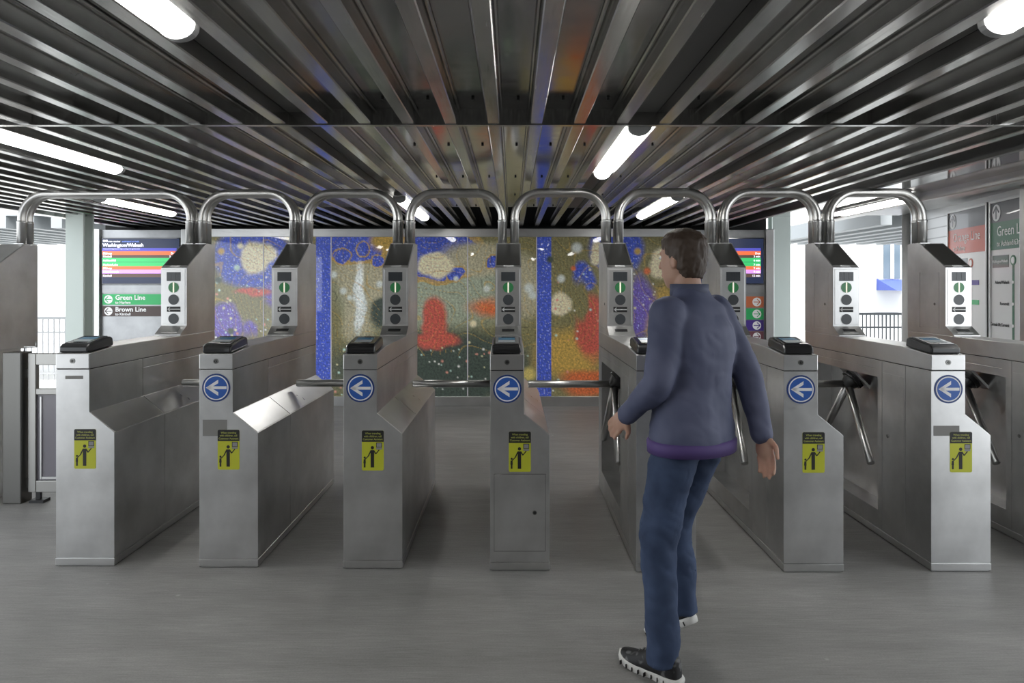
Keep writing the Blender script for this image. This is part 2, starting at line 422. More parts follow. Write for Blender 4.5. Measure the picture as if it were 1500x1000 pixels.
    a = MB().disc((sx, 0, sz), .0745, -.0022, (0, 1, 0), 48).build('arrow_sign', M['navy'], t, label='round blue sign with a white arrow pointing left')
    MB().disc((sx, -.0022, sz), .066, -.0006, (0, 1, 0), 48).build('white_ring', M['white'], a)
    MB().disc((sx, -.0028, sz), .060, -.0006, (0, 1, 0), 48).build('blue_field', M['blue'], a)
    ar = MB(); w0 = .052; th = .0075
    ar.box(sx - .045, sx + .056, -.0042, -.0034, sz - th, sz + th)
    for sg in (-1, 1):
        p0 = Vector((sx - .054, -.0042, sz)); p1 = Vector((sx + .012, -.0042, sz + sg*.043))
        dd = (p1 - p0).normalized(); nn2 = Vector((-dd.z, 0, dd.x)) * (1 if sg > 0 else -1)
        vs = [p0, p1, p1 + Vector((0, 0, -sg*.019)), p0 + Vector((.026, 0, 0))]
        vs2 = [v + Vector((0, .0007, 0)) for v in vs]
        ar.add(vs + vs2, [(0,1,2,3), (7,6,5,4), (0,4,5,1), (1,5,6,2), (2,6,7,3), (3,7,4,0)])
    ar.build('arrow_mark', M['white'], a)
    # yellow sticker
    x0, x1, z0, z1 = .098, .214, .521, .733
    def rr(x0, x1, z0, z1, r, top=True, bot=True):
        p = []
        for (cx_, cz_, a0, on) in ((x1 - r, z1 - r, 0, top), (x0 + r, z1 - r, 90, top), (x0 + r, z0 + r, 180, bot), (x1 - r, z0 + r, 270, bot)):
            if on: p += [(cx_ + r*math.cos(R(a0 + k*22.5)), cz_ + r*math.sin(R(a0 + k*22.5))) for k in range(5)]
            else: p += [({0: x1, 90: x0, 180: x0, 270: x1}[a0], {0: z1, 90: z1, 180: z0, 270: z0}[a0])]
        return p
    st = MB().prism(rr(x0, x1, z0, z1, .008), -.0012, 0, 'y').build('warning_sticker', M['yellow'], t, label='yellow and black child safety sticker')
    MB().prism(rr(x0, x1, z1 - .060, z1, .008, True, False), -.0018, -.0012, 'y').build('sticker_header', M['stk'], st)
    for k, ln in enumerate(('When traveling', 'with children, call', 'Customer Assistant')):
        text(ln, .0142, M['stktext'], st, 'lettering', (x0 + .058, -.0019, z1 - .020 - .0155*k), align='CENTER', bold=.0003, ext=.0002, xs=.92)
    fg = MB(); fx = x0 + .056; Y0, Y1 = -.0018, -.0012
    def blk(pts): fg.prism(pts, Y0, Y1, 'y')
    zc = z0
    blk([(fx - .009, zc + .016), (fx + .009, zc + .016), (fx + .009, zc + .100), (fx + .011, zc + .108), (fx - .011, zc + .108), (fx - .0095, zc + .1)])
    fg.disc((fx, Y1, zc + .121), .0088, -.0006, (0, 1, 0), 18)
    def limb(a, b_, t0):
        a = Vector((a[0], 0, a[1])); b_ = Vector((b_[0], 0, b_[1])); n_ = (b_ - a).normalized(); n_ = Vector((-n_.z, 0, n_.x))*t0
        blk([((a + n_).x, (a + n_).z), ((b_ + n_).x, (b_ + n_).z), ((b_ - n_).x, (b_ - n_).z), ((a - n_).x, (a - n_).z)])
    limb((fx + .009, zc + .103), (fx + .019, zc + .087), .003); limb((fx + .018, zc + .088), (fx + .036, zc + .110), .0026)
    limb((fx - .009, zc + .103), (fx - .022, zc + .076), .003); limb((fx - .021, zc + .077), (fx - .038, zc + .060), .0024)
    kx = fx - .041
    blk([(kx - .0045, zc + .016), (kx + .0045, zc + .016), (kx + .0045, zc + .055), (kx - .0045, zc + .055)])
    blk([(kx - .007, zc + .038), (kx + .006, zc + .038), (kx + .005, zc + .060), (kx - .005, zc + .060)])
    fg.disc((kx, Y1, zc + .069), .0055, -.0006, (0, 1, 0), 14)
    blk([(fx + .020, zc + .122), (fx + .051, zc + .122), (fx + .051, zc + .148), (fx + .020, zc + .148)])
    fg.build('figure_print', M['stk'], st)
    MB().box(fx + .023, fx + .048, -.0022, -.0018, zc + .125, zc + .145).box(fx + .020, fx + .050, -.0022, -.0015, zc + .111, zc + .121).build('turnstile_print', M['grey'], st)
    # tripod mechanism inside the opening
    hc = Vector((.05, 1.02, .868))
    ax = Vector((-.72, 0, -.69)).normalized()
    hub = MB()
    hub.tube([hc - ax*.03, hc], .075, 8); hub.tube([hc, hc + ax*.02, hc + ax*.06], [.060, .050, .036], 24)
    hb = hub.build('hub', M['black'], t, .003)
    MB().obox(hc - ax*.034, (0, 1, 0), (-ax.z, 0, ax.x), ax, .10, .08, .008).build('hub_mount', M['body'], hb, .002)
    hs = hc + ax*.028
    ln = .545
    tips = [Vector((-1, 0, .0)), Vector((-.05, -.64, -.76)), Vector((-.05, .64, -.76))]
    for d in tips:
        d = d.normalized()
        st_ = hs + d*.03
        m3 = MB().tube([st_ - d*.02, st_ + d*(ln - .008), st_ + d*ln], [.024, .024, .020], 20)
        m3.build('barrier_arm', M['arm'], t)
    return t

M['dsteel'] = plain('dark_steel', (.16, .158, .15), .40, 1)
M['gate'] = plain('gate_steel', (.36, .355, .34), .4, 1)
proto = make_turnstile()
def fx(px, Y): return (px - 750)*Y/F
SPEC = [(1, 82, 829), (2, 292, 831), (3, 503, 833), (4, 718, 836), (5, 932, 838), (6, 1148, 838), (7, 1364, 837)]
POS = {}
for i, px, py in SPEC:
    Y = CZ*F/(py - HOR); POS[i] = (fx(px, Y), Y)
POS[8] = (POS[7][0] + .77, POS[7][1]); POS[0] = (-3.788, 3.95)
LAB = {1: 'steel turnstile beside the wide gate, without blue arrow sign, leftmost whole one',
       2: 'steel turnstile in front of the first mural panels, second whole one from the left',
       3: 'steel turnstile just left of the middle one, third whole one from the left',
       4: 'steel turnstile in the middle, seen head-on, with a small access door in its front',
       5: 'steel turnstile half hidden behind the walking person',
       6: 'steel turnstile just right of the walking person, reader under the right route signs',
       7: 'bright steel turnstile at the far right, last one with its whole front in view',
       8: 'steel turnstile cut off by the right edge, only hood and side in view'}
T = {}
for i in range(1, 9):
    skip = []
    if i == 1: skip += ['barrier_arm', 'hub', 'arrow_sign', 'ticket_slot']
    t = copy_tree(proto, skip=tuple(skip)); T[i] = t
    t.location = (POS[i][0], POS[i][1], 0)
    tag(t, LAB[i], 'turnstile', 'turnstiles in a row')
for o in [c for c in bpy.data.objects if c.parent and (c.parent is proto or (c.parent.parent is proto) )]:
    bpy.data.objects.remove(o)
bpy.data.objects.remove(proto)
# individual marks
t = T[4]
d = MB(); g = .0018
d = MB().box(.022, .290, -.0016, 0, .105, .508).build('access_door', M['body'], t, .001)
MB().box(.0202, .2918, -.0007, 0, .1032, .5098).build('door_gap', M['stk'], d)
l = MB().disc((.234, -.0016, .307), .0115, -.003, (0, 1, 0), 20).build('door_lock', M['lockm'], d)
MB().disc((.234, -.0046, .307), .008, -.0008, (0, 1, 0), 16).build('lock_core', M['stk'], l)
def patch(t, x0, x1, z0, z1, mat='scratch'):
    MB().box(x0, x1, -.0006, 0, z0, z1).build('adhesive_mark', M[mat], t)
patch(T[2], .018, .148, .700, .786); patch(T[7], .012, .148, .712, .765); patch(T[1], .05, .145, 1.0, 1.018)

# the taller cabinet at the left edge and its gate
t = empty('gate_cabinet', (POS[0][0], POS[0][1], 0), 'steel cabinet with a hood cut off by the left edge, beside the gate', 'cabinet')
hp = [(1.0, 1.05), (1.0, 1.50), (1.18, 1.623), (1.51, 1.807), (DEP, 1.807), (DEP, 1.03)]
hd = MB().prism(hp, 0, UW, 'x').build('hood', M['body'], t, .006)
MB().box(UW, UW + .003, 1.2, 1.60, 1.12, 1.60).build('side_door', M['body'], t, .001)
MB().box(.02, UW - .02, 1.02, 1.5, 0, 1.06).build('body', M['body'], t, .004)
MB().box(UW+.003, UW + .005, 1.19, 1.225, 1.36, 1.385).build('label', M['labelwhite'], t)

g = empty('swing_gate', (-3.35, 5.12, 0), 'wide steel swing gate with clear lower panel between left cabinet and turnstile', 'gate')
gx1 = -2.445 + 3.35
MB().box(-.15, -.02, -.06, .06, 0, 1.04).build('hinge_post', M['dsteel'], g, .006)
fr = MB()
fr.box(0, .055, -.02, .02, .07, 1.03); fr.box(gx1 - .05, gx1, -.02, .02, .07, 1.03)
fr.box(.055, gx1 - .05, -.02, .02, .95, 1.03); fr.box(.055, gx1 - .05, -.02, .02, .07, .15); fr.box(.055, gx1 - .05, -.02, .02, .745, .785)
fr.build('gate_frame', M['gate'], g, .004)
m, nt, b = nmat('smoked_acrylic'); pset(b, Base_Color=(.20, .19, .22), Roughness=.25, Alpha=.82)
MB().box(.055, gx1 - .05, -.004, .004, .15, .745).build('clear_panel', m, g)
MB().box(.085, gx1 - .08, -.012, -.006, .16, .175).box(.08, .09, -.014, -.006, .16, .73).build('glazing_bead', M['frame'], g)
hg = MB().box(-.02, .0, -.015, .015, .10, .16).box(-.02, .0, -.015, .015, .86, .92).build('hinge', M['lockm'], g)
MB().tube([(-.03, -.01, 1.04), (-.03, -.01, 1.075), (.05, -.01, 1.075), (.05, -.01, 1.11)], .005, 8).build('latch_rod', M['frame'], g)
MB().box(.02, .12, -.04, .04, .0, .02).box(.05, .08, -.012, .012, .02, .07).build('floor_stop', M['blackm'], g)

# ------------------------------------------------------------------ pipe arches
def arch(xa, ya, xb, yb, label):
    c = empty('pipe_arch', ((xa + xb)/2, (ya + yb)/2, 1.807), label, 'pipe arch', 'pipe arches over the turnstile aisles')
    for o_ in (1.545, 1.626):
        pa = Vector((xa, ya + o_, 0)) - c.location*Vector((1, 1, 0)).x; pa = Vector((xa - c.location.x, ya + o_ - c.location.y, 0))
        pb = Vector((xb - c.location.x, yb + o_ - c.location.y, 0))
        H = 2.185 - 1.807; Rr = .19; dx = (pb - pa).normalized()
        pts = [pa, pa + Vector((0, 0, H - Rr))]
        for k in range(1, 13):
            a = math.pi/2*k/12
            pts.append(pa + dx*(Rr - Rr*math.cos(a)) + Vector((0, 0, H - Rr + Rr*math.sin(a))))
        for k in range(0, 13):
            a = math.pi/2*(1 - k/12)
            pts.append(pb - dx*(Rr - Rr*math.cos(a)) + Vector((0, 0, H - Rr + Rr*math.sin(a))))
        pts.append(pb)
        MB().tube(pts, .0285, 20).build('pipe', M['pipe'], c)
        for p in (pa, pb):
            MB().tube([p + Vector((0, 0, z)) for z in (0, .158, .160, .172, .174)], [.0325, .0325, .034, .034, .0305], 20).build('sleeve', M['cap'], c)
            MB().box(p.x - .036, p.x + .036, p.y - .036, p.y + .034, 0, .004).build('base_plate', M['cap'], c)
names = ['over the wide gate aisle at the far left', 'between the leftmost and second turnstile', 'between the second and third turnstile from the left',
         'between the third turnstile and the middle one', 'between the middle turnstile and the one behind the person',
         'directly above the walking person', 'right of the walking person', 'at the far right, above the last aisle in view']
for i in range(8):
    a = POS[i]; b_ = POS[i + 1]
    arch(a[0] + .134, a[1], b_[0] + .044, b_[1], 'steel double pipe arch ' + names[i])

# ------------------------------------------------------------------ mural wall
K = WY/F
def wx(px): return (px - 750)*K
def wz(py): return CZ + (HOR - py)*K
def smooth(e0, e1, x):
    t = max(0, min(1, (x - e0)/(e1 - e0))); return t*t*(3 - 2*t)
def mix(a, b_, t): return tuple(a[i]*(1 - t) + b_[i]*t for i in range(3))
BLUE = (.07, .13, .72); OCH = (.70, .45, .10); TAN = (.62, .57, .38); OLV = (.30, .27, .12); DGR = (.07, .10, .08)
RED = (.75, .14, .10); ORG = (.85, .20, .06); PUR = (.20, .13, .60); GLO = (1, .90, .62); PGR = (.48, .54, .40); WHT = (.85, .9, .85)
BLOBS = [ # px, py, rx, ry, colour, softness   (abstract colour patches)
 (330,420,60,90,OLV,.4),(372,378,62,48,BLUE,.2),(420,430,40,26,PUR,.3),(332,475,26,36,PUR,.3),(365,495,14,28,PUR,.3),
 (430,450,34,60,OLV,.5),(400,520,90,40,OLV,.4),(340,550,60,40,DGR,.5),(372,428,34,7,RED,.5),
 (630,420,165,85,PGR,.5),(540,400,60,60,TAN,.4),(520,360,55,26,BLUE,.15),(640,372,75,42,BLUE,.12),(570,352,34,20,OCH,.5),(700,380,60,32,TAN,.4),
 (668,400,13,13,BLUE,.2),(722,383,11,11,BLUE,.2),(500,375,12,11,BLUE,.2),(531,365,12,11,BLUE,.2),(555,381,10,10,BLUE,.2),
 (770,420,32,60,TAN,.5),(525,470,30,60,TAN,.6),(527,440,9,62,WHT,.35),
 (635,540,180,68,DGR,.35),(638,470,22,40,RED,.3),(640,498,40,14,RED,.4),(560,455,24,26,DGR,.4),(720,450,50,18,ORG,.9),
 (830,400,50,60,OLV,.4),(900,365,40,34,BLUE,.3),(855,405,18,24,BLUE,.4),(832,520,60,46,OCH,.5),(868,480,30,56,RED,.35),(875,560,60,24,ORG,.4),
 (850,440,14,34,OLV,.4),(905,480,18,60,OLV,.5),(945,365,30,28,OLV,.3),(925,360,22,40,BLUE,.4),(940,450,26,60,PUR,.5),(975,470,30,60,OCH,.5),(960,540,34,40,DGR,.6),
 (372,378,26,26,GLO,.25),(386,372,22,20,GLO,.3),(637,388,30,20,GLO,.25),(822,447,17,19,GLO,.3),(972,385,20,26,GLO,.3),(875,372,10,18,GLO,.3)]
rnd = random.Random(3)
DOTS = []
for _ in range(230):
    z = rnd.random()
    if z < .45: x = rnd.uniform(490, 780); y = rnd.uniform(500, 578)
    elif z < .75: x = rnd.uniform(300, 462); y = rnd.uniform(400, 570)
    else: x = rnd.uniform(810, 985); y = rnd.uniform(380, 575)
    DOTS.append((x, y, rnd.choice((.9, 1.1, 1.5)), rnd.choice(((.9, .85, .5), (.7, .95, .85), (1, 1, .95), (.9, .4, .3)))))
for x, y, r_, c_ in ((324,368,4,OCH),(352,360,3.5,GLO),(347,392,3.5,(.6,.8,.75)),(430,462,5,WHT),(489,402,4,WHT),(503,426,4,WHT),(512,436,3,WHT),(556,416,4,WHT),(668,408,3,WHT),
                    (713,423,4,WHT),(845,363,6,WHT),(822,408,4.5,WHT),(775,422,6,WHT),(780,432,5,WHT),(958,450,5,WHT),(806,380,4,DGR),(693,474,4,GLO),(775,548,8,(.8,.65,.2)),
                    (760,505,5,(.75,.45,.1)),(840,393,3,ORG),(320,410,4,DGR),(338,485,4,DGR),(934,368,4,OCH),(948,397,4,ORG),(660,588,3,WHT)):
    DOTS.append((x, y, r_, c_))
GRID = {}
for d in DOTS: GRID.setdefault((int(d[0]//20), int(d[1]//20)), []).append(d)
def paint(px, py):
    wpx = px + 7*noise.noise(Vector((px*.03, py*.03, 1))) + 2*noise.noise(Vector((px*.12, py*.12, 4)))
    wpy = py + 7*noise.noise(Vector((px*.03, py*.03, 7))) + 2*noise.noise(Vector((px*.12, py*.12, 9)))
    strip = 463 < px < 485 or 786 < px < 808
    if strip: c = BLUE
    else:
        c = OLV
        for x, y, rx, ry, cc, so in BLOBS:
            d = math.hypot((wpx - x)/rx, (wpy - y)/ry)
            if d < 1.15: 
                t = 1 - smooth(1 - so, 1.05, d)
                c = mix(c, cc, t)
                if cc is BLUE and .86 < d < 1.05 and 485 < px < 786: c = mix(c, OCH, .85)
        # flowing contour bands
        nb = noise.noise(Vector((px*.012, py*.012, 3)))
        band = abs(math.sin(nb*26 + py*.02))
        if band < .10 and py < 520: c = mix(c, OCH, .55)
        hat = .5 + .5*math.sin(px*1.1 + 14*nb)
        c = mix(c, tuple(v*.62 for v in c), (.34*hat*(1 if py < 500 else .4)) if c[0] < .8 else .12*hat)
        if abs(math.sin(nb*26 + py*.02 + .5)) < .06 and c[0] < .5: c = mix(c, (.03, .04, .03), .5)
    h = noise.noise(Vector((px*.55, py*.55, 2)))
    isb = c[2] > .25 and c[0] < .2
    if isb and h > .33: c = mix(c, (.6, .68, .95), min(1, (h - .33)*5))
    c = tuple(max(0, v*(1 + .5*noise.noise(Vector((px*.4, py*.4, 11))))) for v in c)
    gx, gy = int(px//20), int(py//20)
    for i in (gx-1, gx, gx+1):
        for j in (gy-1, gy, gy+1):
            for x, y, r_, cc in GRID.get((i, j), ()):
                d = math.hypot(px - x, py - y)
                if d < r_*1.8: c = mix(c, cc, (1 - smooth(r_*.6, r_*1.8, d)))
    return c
mm, nt, b = nmat('mosaic_mural'); N = nt.nodes; L = nt.links
at = N.new('ShaderNodeAttribute'); at.attribute_name = 'Col'
tc = N.new('ShaderNodeTexCoord'); vo = N.new('ShaderNodeTexVoronoi'); vo.inputs['Scale'].default_value = 90
L.new(tc.outputs['Object'], vo.inputs['Vector'])
vr = N.new('ShaderNodeMapRange'); vr.inputs[3].default_value = .85; vr.inputs[4].default_value = 1.2
sx_ = N.new('ShaderNodeSeparateColor'); L.new(vo.outputs['Color'], sx_.inputs[0]); L.new(sx_.outputs[0], vr.inputs[0])
vm = N.new('ShaderNodeVectorMath'); vm.operation = 'SCALE'; L.new(at.outputs['Color'], vm.inputs[0]); L.new(vr.outputs[0], vm.inputs['Scale'])
L.new(vm.outputs[0], b.inputs['Base Color'])
pset(b, Roughness=.5, Coat_Weight=1.0, Coat_Roughness=.02, Coat_IOR=1.5)
mural = empty('mural', (wx(637), WY, 0), 'large colourful mosaic mural under glass in a steel frame on the far wall', 'mural')
ox = mural.location.x
seams = [286, 386, 485, 586, 685, 786, 887, 986]
for a, b_ in zip(seams[:-1], seams[1:]):
    nx = 84; nz_ = 190
    vs = []; cols = []
    for j in range(nz_ + 1):
        py = 347 + (580 - 347)*j/nz_
        for i in range(nx + 1):
            px = a + .8 + (b_ - a - 1.6)*i/nx
            vs.append((wx(px) - ox, 0, wz(py))); cols.append(paint(px, py))
    fs = [(j*(nx+1)+i, (j+1)*(nx+1)+i, (j+1)*(nx+1)+i+1, j*(nx+1)+i+1) for j in range(nz_) for i in range(nx)]
    n0 = len(vs); xa, xb = vs[0][0], vs[nx][0]; za, zb = wz(580), wz(347)
    vs += [(xa, .02, zb), (xb, .02, zb), (xb, .02, za), (xa, .02, za)]; cols += [DGR]*4
    fs.append((n0, n0+1, n0+2, n0+3))
    me = bpy.data.meshes.new('mural_panel'); me.from_pydata(vs, [], fs)
    ca = me.color_attributes.new('Col', 'FLOAT_COLOR', 'POINT')
    flat = []
    for c in cols: flat += [c[0], c[1], c[2], 1]
    ca.data.foreach_set('color', flat)
    link('mural_panel', me, mm, mural)
for px in seams[1:-1]:
    MB().box(wx(px - .7) - ox, wx(px + .7) - ox, -.004, .01, wz(580), wz(347)).build('seam_strip', M['seam'], mural)
MB().box(wx(284) - ox, wx(988) - ox, -.03, .06, wz(347), wz(335)).build('top_rail', M['frame'], mural, .004)
MB().box(wx(284) - ox, wx(988) - ox, -.03, .06, 0, wz(580)).build('base_rail', M['frame'], mural, .004)
for a, b_ in ((282.5, 286), (985.5, 989)):
    MB().box(wx(a) - ox, wx(b_) - ox, -.03, .06, wz(580), wz(347)).build('side_rail', M['seam'], mural, .003)
s = MB().box(wx(142), wx(1130), WY + .08, WY + .16, 0, wz(336)).build('wall_far', M['wallsteel']); tag(s, kind='structure')

# ------------------------------------------------------------------ information boards
SCOL = {'navy': (.008, .014, .04), 'ind': (.06, .06, .35), 'org': (.75, .12, .04), 'brn': (.07, .04, .03), 'grn': (.03, .38, .11), 'pnk': (.55, .25, .7), 'wht': (.9, .9, 1), 'sky': (.15, .25, .7)}
E = {k: plain('screen_' + k, v, .3, emit=v, es=1.25) for k, v in SCOL.items()}
P = {'grn': plain('sign_green', (.02, .42, .12), .35), 'brn': plain('sign_brown', (.06, .035, .03), .4), 'org': plain('sign_orange', (.55, .14, .05), .4),
     'pur': plain('sign_purple', (.06, .025, .25), .4), 'pnk': plain('sign_mauve', (.18, .06, .08), .4), 'wht': plain('sign_white', (.85, .85, .85), .4)}
def board(xp0, xp1, label, signs, side, right_post=True):
    t = empty('information_board', (wx((xp0 + xp1)/2), WY - .03, 0), label, 'information board')
    ox = t.location.x; X = lambda p: wx(p) - ox
    MB().box(X(xp0), X(xp1), 0, .09, 0, wz(337)).build('backing', M['wallsteel'], t, .003)
    for a, b_ in ((xp0 - 11, xp0), (xp1, xp1 + 12)):
        MB().box(X(a), X(b_), -.05, .10, 0, wz(336)).build('post', M['frame'], t, .006)
    s0, s1, z1, z0 = xp0 + 2, xp1 - 2, wz(348.5), wz(416.5)
    sc = MB().box(X(s0), X(s1), -.03, 0, z0, z1).build('screen', M['glass'], t, .004)
    q = MB().box(X(s0 + 1.2), X(s1 - 1.2), -.032, -.03, wz(415), wz(350)).build('picture', E['navy'], sc)
    rows = [('ind', 363.5, 368), ('org', 368, 373.5), ('brn', 373.5, 378), ('grn', 378, 383.8), ('grn', 384.2, 390), ('org', 390, 395), ('pnk', 395, 400.5), ('brn', 400.5, 406)]
    dest = ['', 'Midway', 'Kimball', 'Ashland/63', 'Harlem/Lake', 'Midway', '54th/Cermak', 'Kimball']
    mins = ['', 'Due', '3 min', '6 min', '7 min', '9 min', '9 min', '12 min']
    for (c_, a, b_), dn, mn in zip(rows, dest, mins):
        MB().box(X(s0 + 1.5), X(s1 - 5), -.034, -.032, wz(b_), wz(a)).build('screen_band', E[c_], sc)
        if dn:
            text(dn, .036, E['wht'], sc, 'lettering', (X(s0 + 2.5), -.0345, wz(b_) + .007), bold=.0006)
            text(mn, .036, E['wht'], sc, 'lettering', (X(s1 - 6), -.0345, wz(b_) + .007), align='RIGHT', bold=.0006)
    text('Tracks and boarding times are subject to change. See agent for details.', .016, E['wht'], sc, 'lettering', (X(s0 + 3), -.0345, wz(365.4)))
    text('Washington/Wabash', .060, E['wht'], sc, 'lettering', (X(s0 + 2), -.0335, wz(361.6)), bold=.0014)
    text('train tracker', .030, E['wht'], sc, 'lettering', (X(s0 + 10), -.0335, wz(355)))
    text('estimated arrivals', .030, E['sky'], sc, 'lettering', (X(s0 + 30), -.0335, wz(355)))
    MB().disc((X(s0 + 4), -.0335, wz(353)), .014, .001, (0, 1, 0), 16).box(X(s0 + 6.3), X(s0 + 9), -.0335, -.0325, wz(354.5), wz(351.5)).build('emblem', E['wht'], sc)
    MB().box(X(s0 - .5), X(s1 + .5), -.012, 0, wz(429), wz(417.5)).build('steel_strip', M['wallsteel'], t, .002)
    for (c_, a, b_, l1, l2) in signs:
        sg = MB().box(X(s0), X(s1), -.012, 0, wz(b_), wz(a)).build('route_sign', P[c_], t)
        cxp = X(s0 + 9) if side == 'L' else X(s1 - 10)
        tx = X(s0 + 19) if side == 'L' else X(s0 + 4)
        hh = wz(a) - wz(b_); zc = (wz(a) + wz(b_))/2
        MB().disc((cxp, -.012, zc), hh*.40, -.002, (0, 1, 0), 32).build('white_disc', P['wht'], sg)
        d_ = -1 if side == 'L' else 1
        am = MB(); am.box(cxp - .040, cxp + .040, -.0155, -.014, zc - .0045, zc + .0045)
        for k in (-1, 1):
            p0 = Vector((cxp + d_*.040, -.0155, zc)); p1 = Vector((cxp + d_*.002, -.0155, zc + k*.036))
            dd = (p1 - p0).normalized()
            am.obox((p0 + p1)/2 + Vector((0, .0008, 0)), dd, (0, 1, 0), dd.cross(Vector((0, 1, 0))), (p1 - p0).length/2, .0007, .0048)
        am.build('arrow_mark', P[c_], sg)
        text(l1, .082, P['wht'], sg, 'lettering', (tx, -.0135, zc - .004), bold=.0018)
        text(l2, .046, P['wht'], sg, 'lettering', (tx, -.0135, zc - hh*.40), bold=.001)
    return t
board(150.5, 269, 'lit arrivals screen over green and brown line signs, at the left', [('grn', 430.5, 446, 'Green Line', 'to Harlem'), ('brn', 448, 463, 'Brown Line', 'to Kimball')], 'L')
board(1001, 1119, 'lit arrivals screen over four coloured line signs, at the right behind the person',
      [('org', 434, 450, 'Orange Line', 'to Midway'), ('grn', 451.5, 467.5, 'Green Line', 'to Ashland/63rd'), ('pur', 468.5, 484, 'Purple Line', 'to Linden'), ('pnk', 485, 499.5, 'Pink Line', 'to 54th/Cermak')], 'R')

# ------------------------------------------------------------------ right side: slanting wall, route maps, posts
ang = math.atan2(.13, .74)
wr = bpy.data.objects.new('x', None)
def side_wall_mat():
    m, nt, b = nmat('ribbed_pale_wall'); N = nt.nodes; L = nt.links
    tc = N.new('ShaderNodeTexCoord'); wv = N.new('ShaderNodeTexWave'); wv.bands_direction = 'Z'; wv.inputs['Scale'].default_value = 3.2
    L.new(tc.outputs['Object'], wv.inputs[0])
    cr = N.new('ShaderNodeValToRGB'); cr.color_ramp.elements[0].position = 0; cr.color_ramp.elements[0].color = (.28, .28, .28, 1)
    cr.color_ramp.elements[1].position = .06; cr.color_ramp.elements[1].color = (.60, .60, .60, 1)
    L.new(wv.outputs[0], cr.inputs[0]); L.new(cr.outputs[0], b.inputs['Base Color'])
    pset(b, Roughness=.3, Metallic=.4); return m
wall = MB().box(0, .06, -1.0, 2.15, 0, 2.30).build('wall_right', side_wall_mat()); tag(wall, kind='structure')
wall.location = (3.86 + .06, 5.95, 0); wall.rotation_euler.z = -ang
mapw = plain('map_white', (.72, .72, .72), .35, coat=.15); mapo = plain('map_orange', (.50, .09, .045), .35, coat=.15); mapg = plain('map_green', (.03, .14, .07), .35, coat=.15)
mapd = plain('map_dark', (.10, .10, .11), .3, coat=.3); mapt = plain('map_text', (.03, .03, .03), .5)
def route_map(y0, y1, ztop, label, head, title, sub, linecol, stops, xoff):
    # local frame: u runs from the far end to the near end, facing -x
    t = empty('route_map', (3.86 + .13*((y1 - 5.95)/.74), y1, 0), label, 'route map', rz=-ang)
    W = (y1 - y0)/math.cos(ang)*.985; D = -.02
    MB().box(-.02, .02, -W, 0, .70, ztop).build('board', mapw, t)
    fr = MB(); a = .022
    fr.box(-.035, .035, -W - a, -W, .68, ztop + a).box(-.035, .035, 0, a, .68, ztop + a)
    fr.box(-.035, .035, -W, 0, ztop, ztop + a).box(-.035, .035, -W, 0, .68, .70)
    fr.build('frame', M['frame'], t, .004)
    for y in (-.08, -W + .08): MB().box(-.02, .02, y - .02, y + .02, 0, .68).build('leg', M['frame'], t)
    MB().box(-.024, -.02, -W, 0, ztop - .155, ztop).build('top_field', mapd, t)
    hd = MB().box(-.0245, -.02, -W, 0, ztop - .37, ztop - .155).build('heading_band', head, t)
    rot = (R(90), 0, R(-90))
    text(title, .112, P['wht'], hd, 'lettering', (-.026, -.10, ztop - .265), rot, xs=.95)
    text(sub, .062, P['wht'], hd, 'lettering', (-.026, -.10, ztop - .345), rot, xs=.95)
    MB().disc((-.024, -.09, ztop - .080), .066, -.003, (1, 0, 0), 32).build('emblem_disc', P['wht'], t)
    em = MB().box(-.029, -.027, -.097, -.083, ztop - .13, ztop - .035)
    for k in (-1, 1):
        em.obox((-.028, -.09 + k*.022, ztop - .055), (0, k, -1), (1, 0, 0), (0, 1, k), .034, .001, .006)
    em.build('arrow_mark', mapd, t)
    ux = -xoff
    MB().box(-.023, -.02, ux - .013, ux + .013, .75, ztop - .47).build('line_band', linecol, t)
    MB().disc((-.02, ux, ztop - .46), .040, -.004, (1, 0, 0), 24).build('terminal_ring', linecol, t)
    MB().disc((-.024, ux, ztop - .46), .026, -.002, (1, 0, 0), 24).build('terminal_dot', P['wht'], t)
    for k, s_ in enumerate(stops):
        z = ztop - .46 - .165*k
        if k:
            MB().disc((-.023, ux, z), .012, -.002, (1, 0, 0), 12).build('stop_dot', P['wht'], t)
        if k == 0: MB().box(-.022, -.02, ux + .07, ux + .33, z - .05, z + .045).build('station_box', mapd, t)
        text(s_, .036 if k else .030, P['wht'] if k == 0 else mapt, t, 'lettering', (-.0235, ux + .06 if k else ux + .08, z - .012), rot, align='RIGHT', bold=.0006)
    return t
a = route_map(5.95, 6.69, 2.15, 'tall orange line route map in a steel frame, at the right', mapo, 'Orange Line', 'to Midway', mapo,
          ['Washington/Wabash', 'Adams/Wabash', 'Roosevelt', 'Halsted', 'Ashland', '35th/Archer', 'Western', 'Kedzie'], .45)
for k, (y, cs) in enumerate(((1, ('blue', 'navy', 'grey')), (2, ('arrow', 'navy', 'grey')))):
    MB().box(-.023, -.02, -.60, -.47, 2.15 - .46 - .165*y - .02, 2.15 - .46 - .165*y + .02).build('transfer_box', [P['pur'], P['grn']][k], a)
route_map(5.14, 5.88, 2.15, 'tall green line route map partly hidden by the steel post at the right edge', mapg, 'Green Line', 'to Ashland/63rd', mapg,
          ['Washington/Wabash', 'Adams/Wabash', 'Roosevelt', 'Cermak-McCormick', '35th-Bronzeville-IIT', 'Indiana', '43rd', '47th', '51st'], .35)
s = MB().box(3.645, 3.74, 5.20, 5.30, 0, HP).build('pillar', M['body'], None, .006); tag(s, 'square steel post at the right edge, in front of the green route map', 'post')
s = MB().tube([(4.16, 7.78, 0), (4.16, 7.78, 2.34)], .042, 20).build('pole', plain('pale_pole', (.55, .55, .54), .4)); tag(s, 'slim round steel pole right of the bright street opening, beneath the last arch', 'pole')
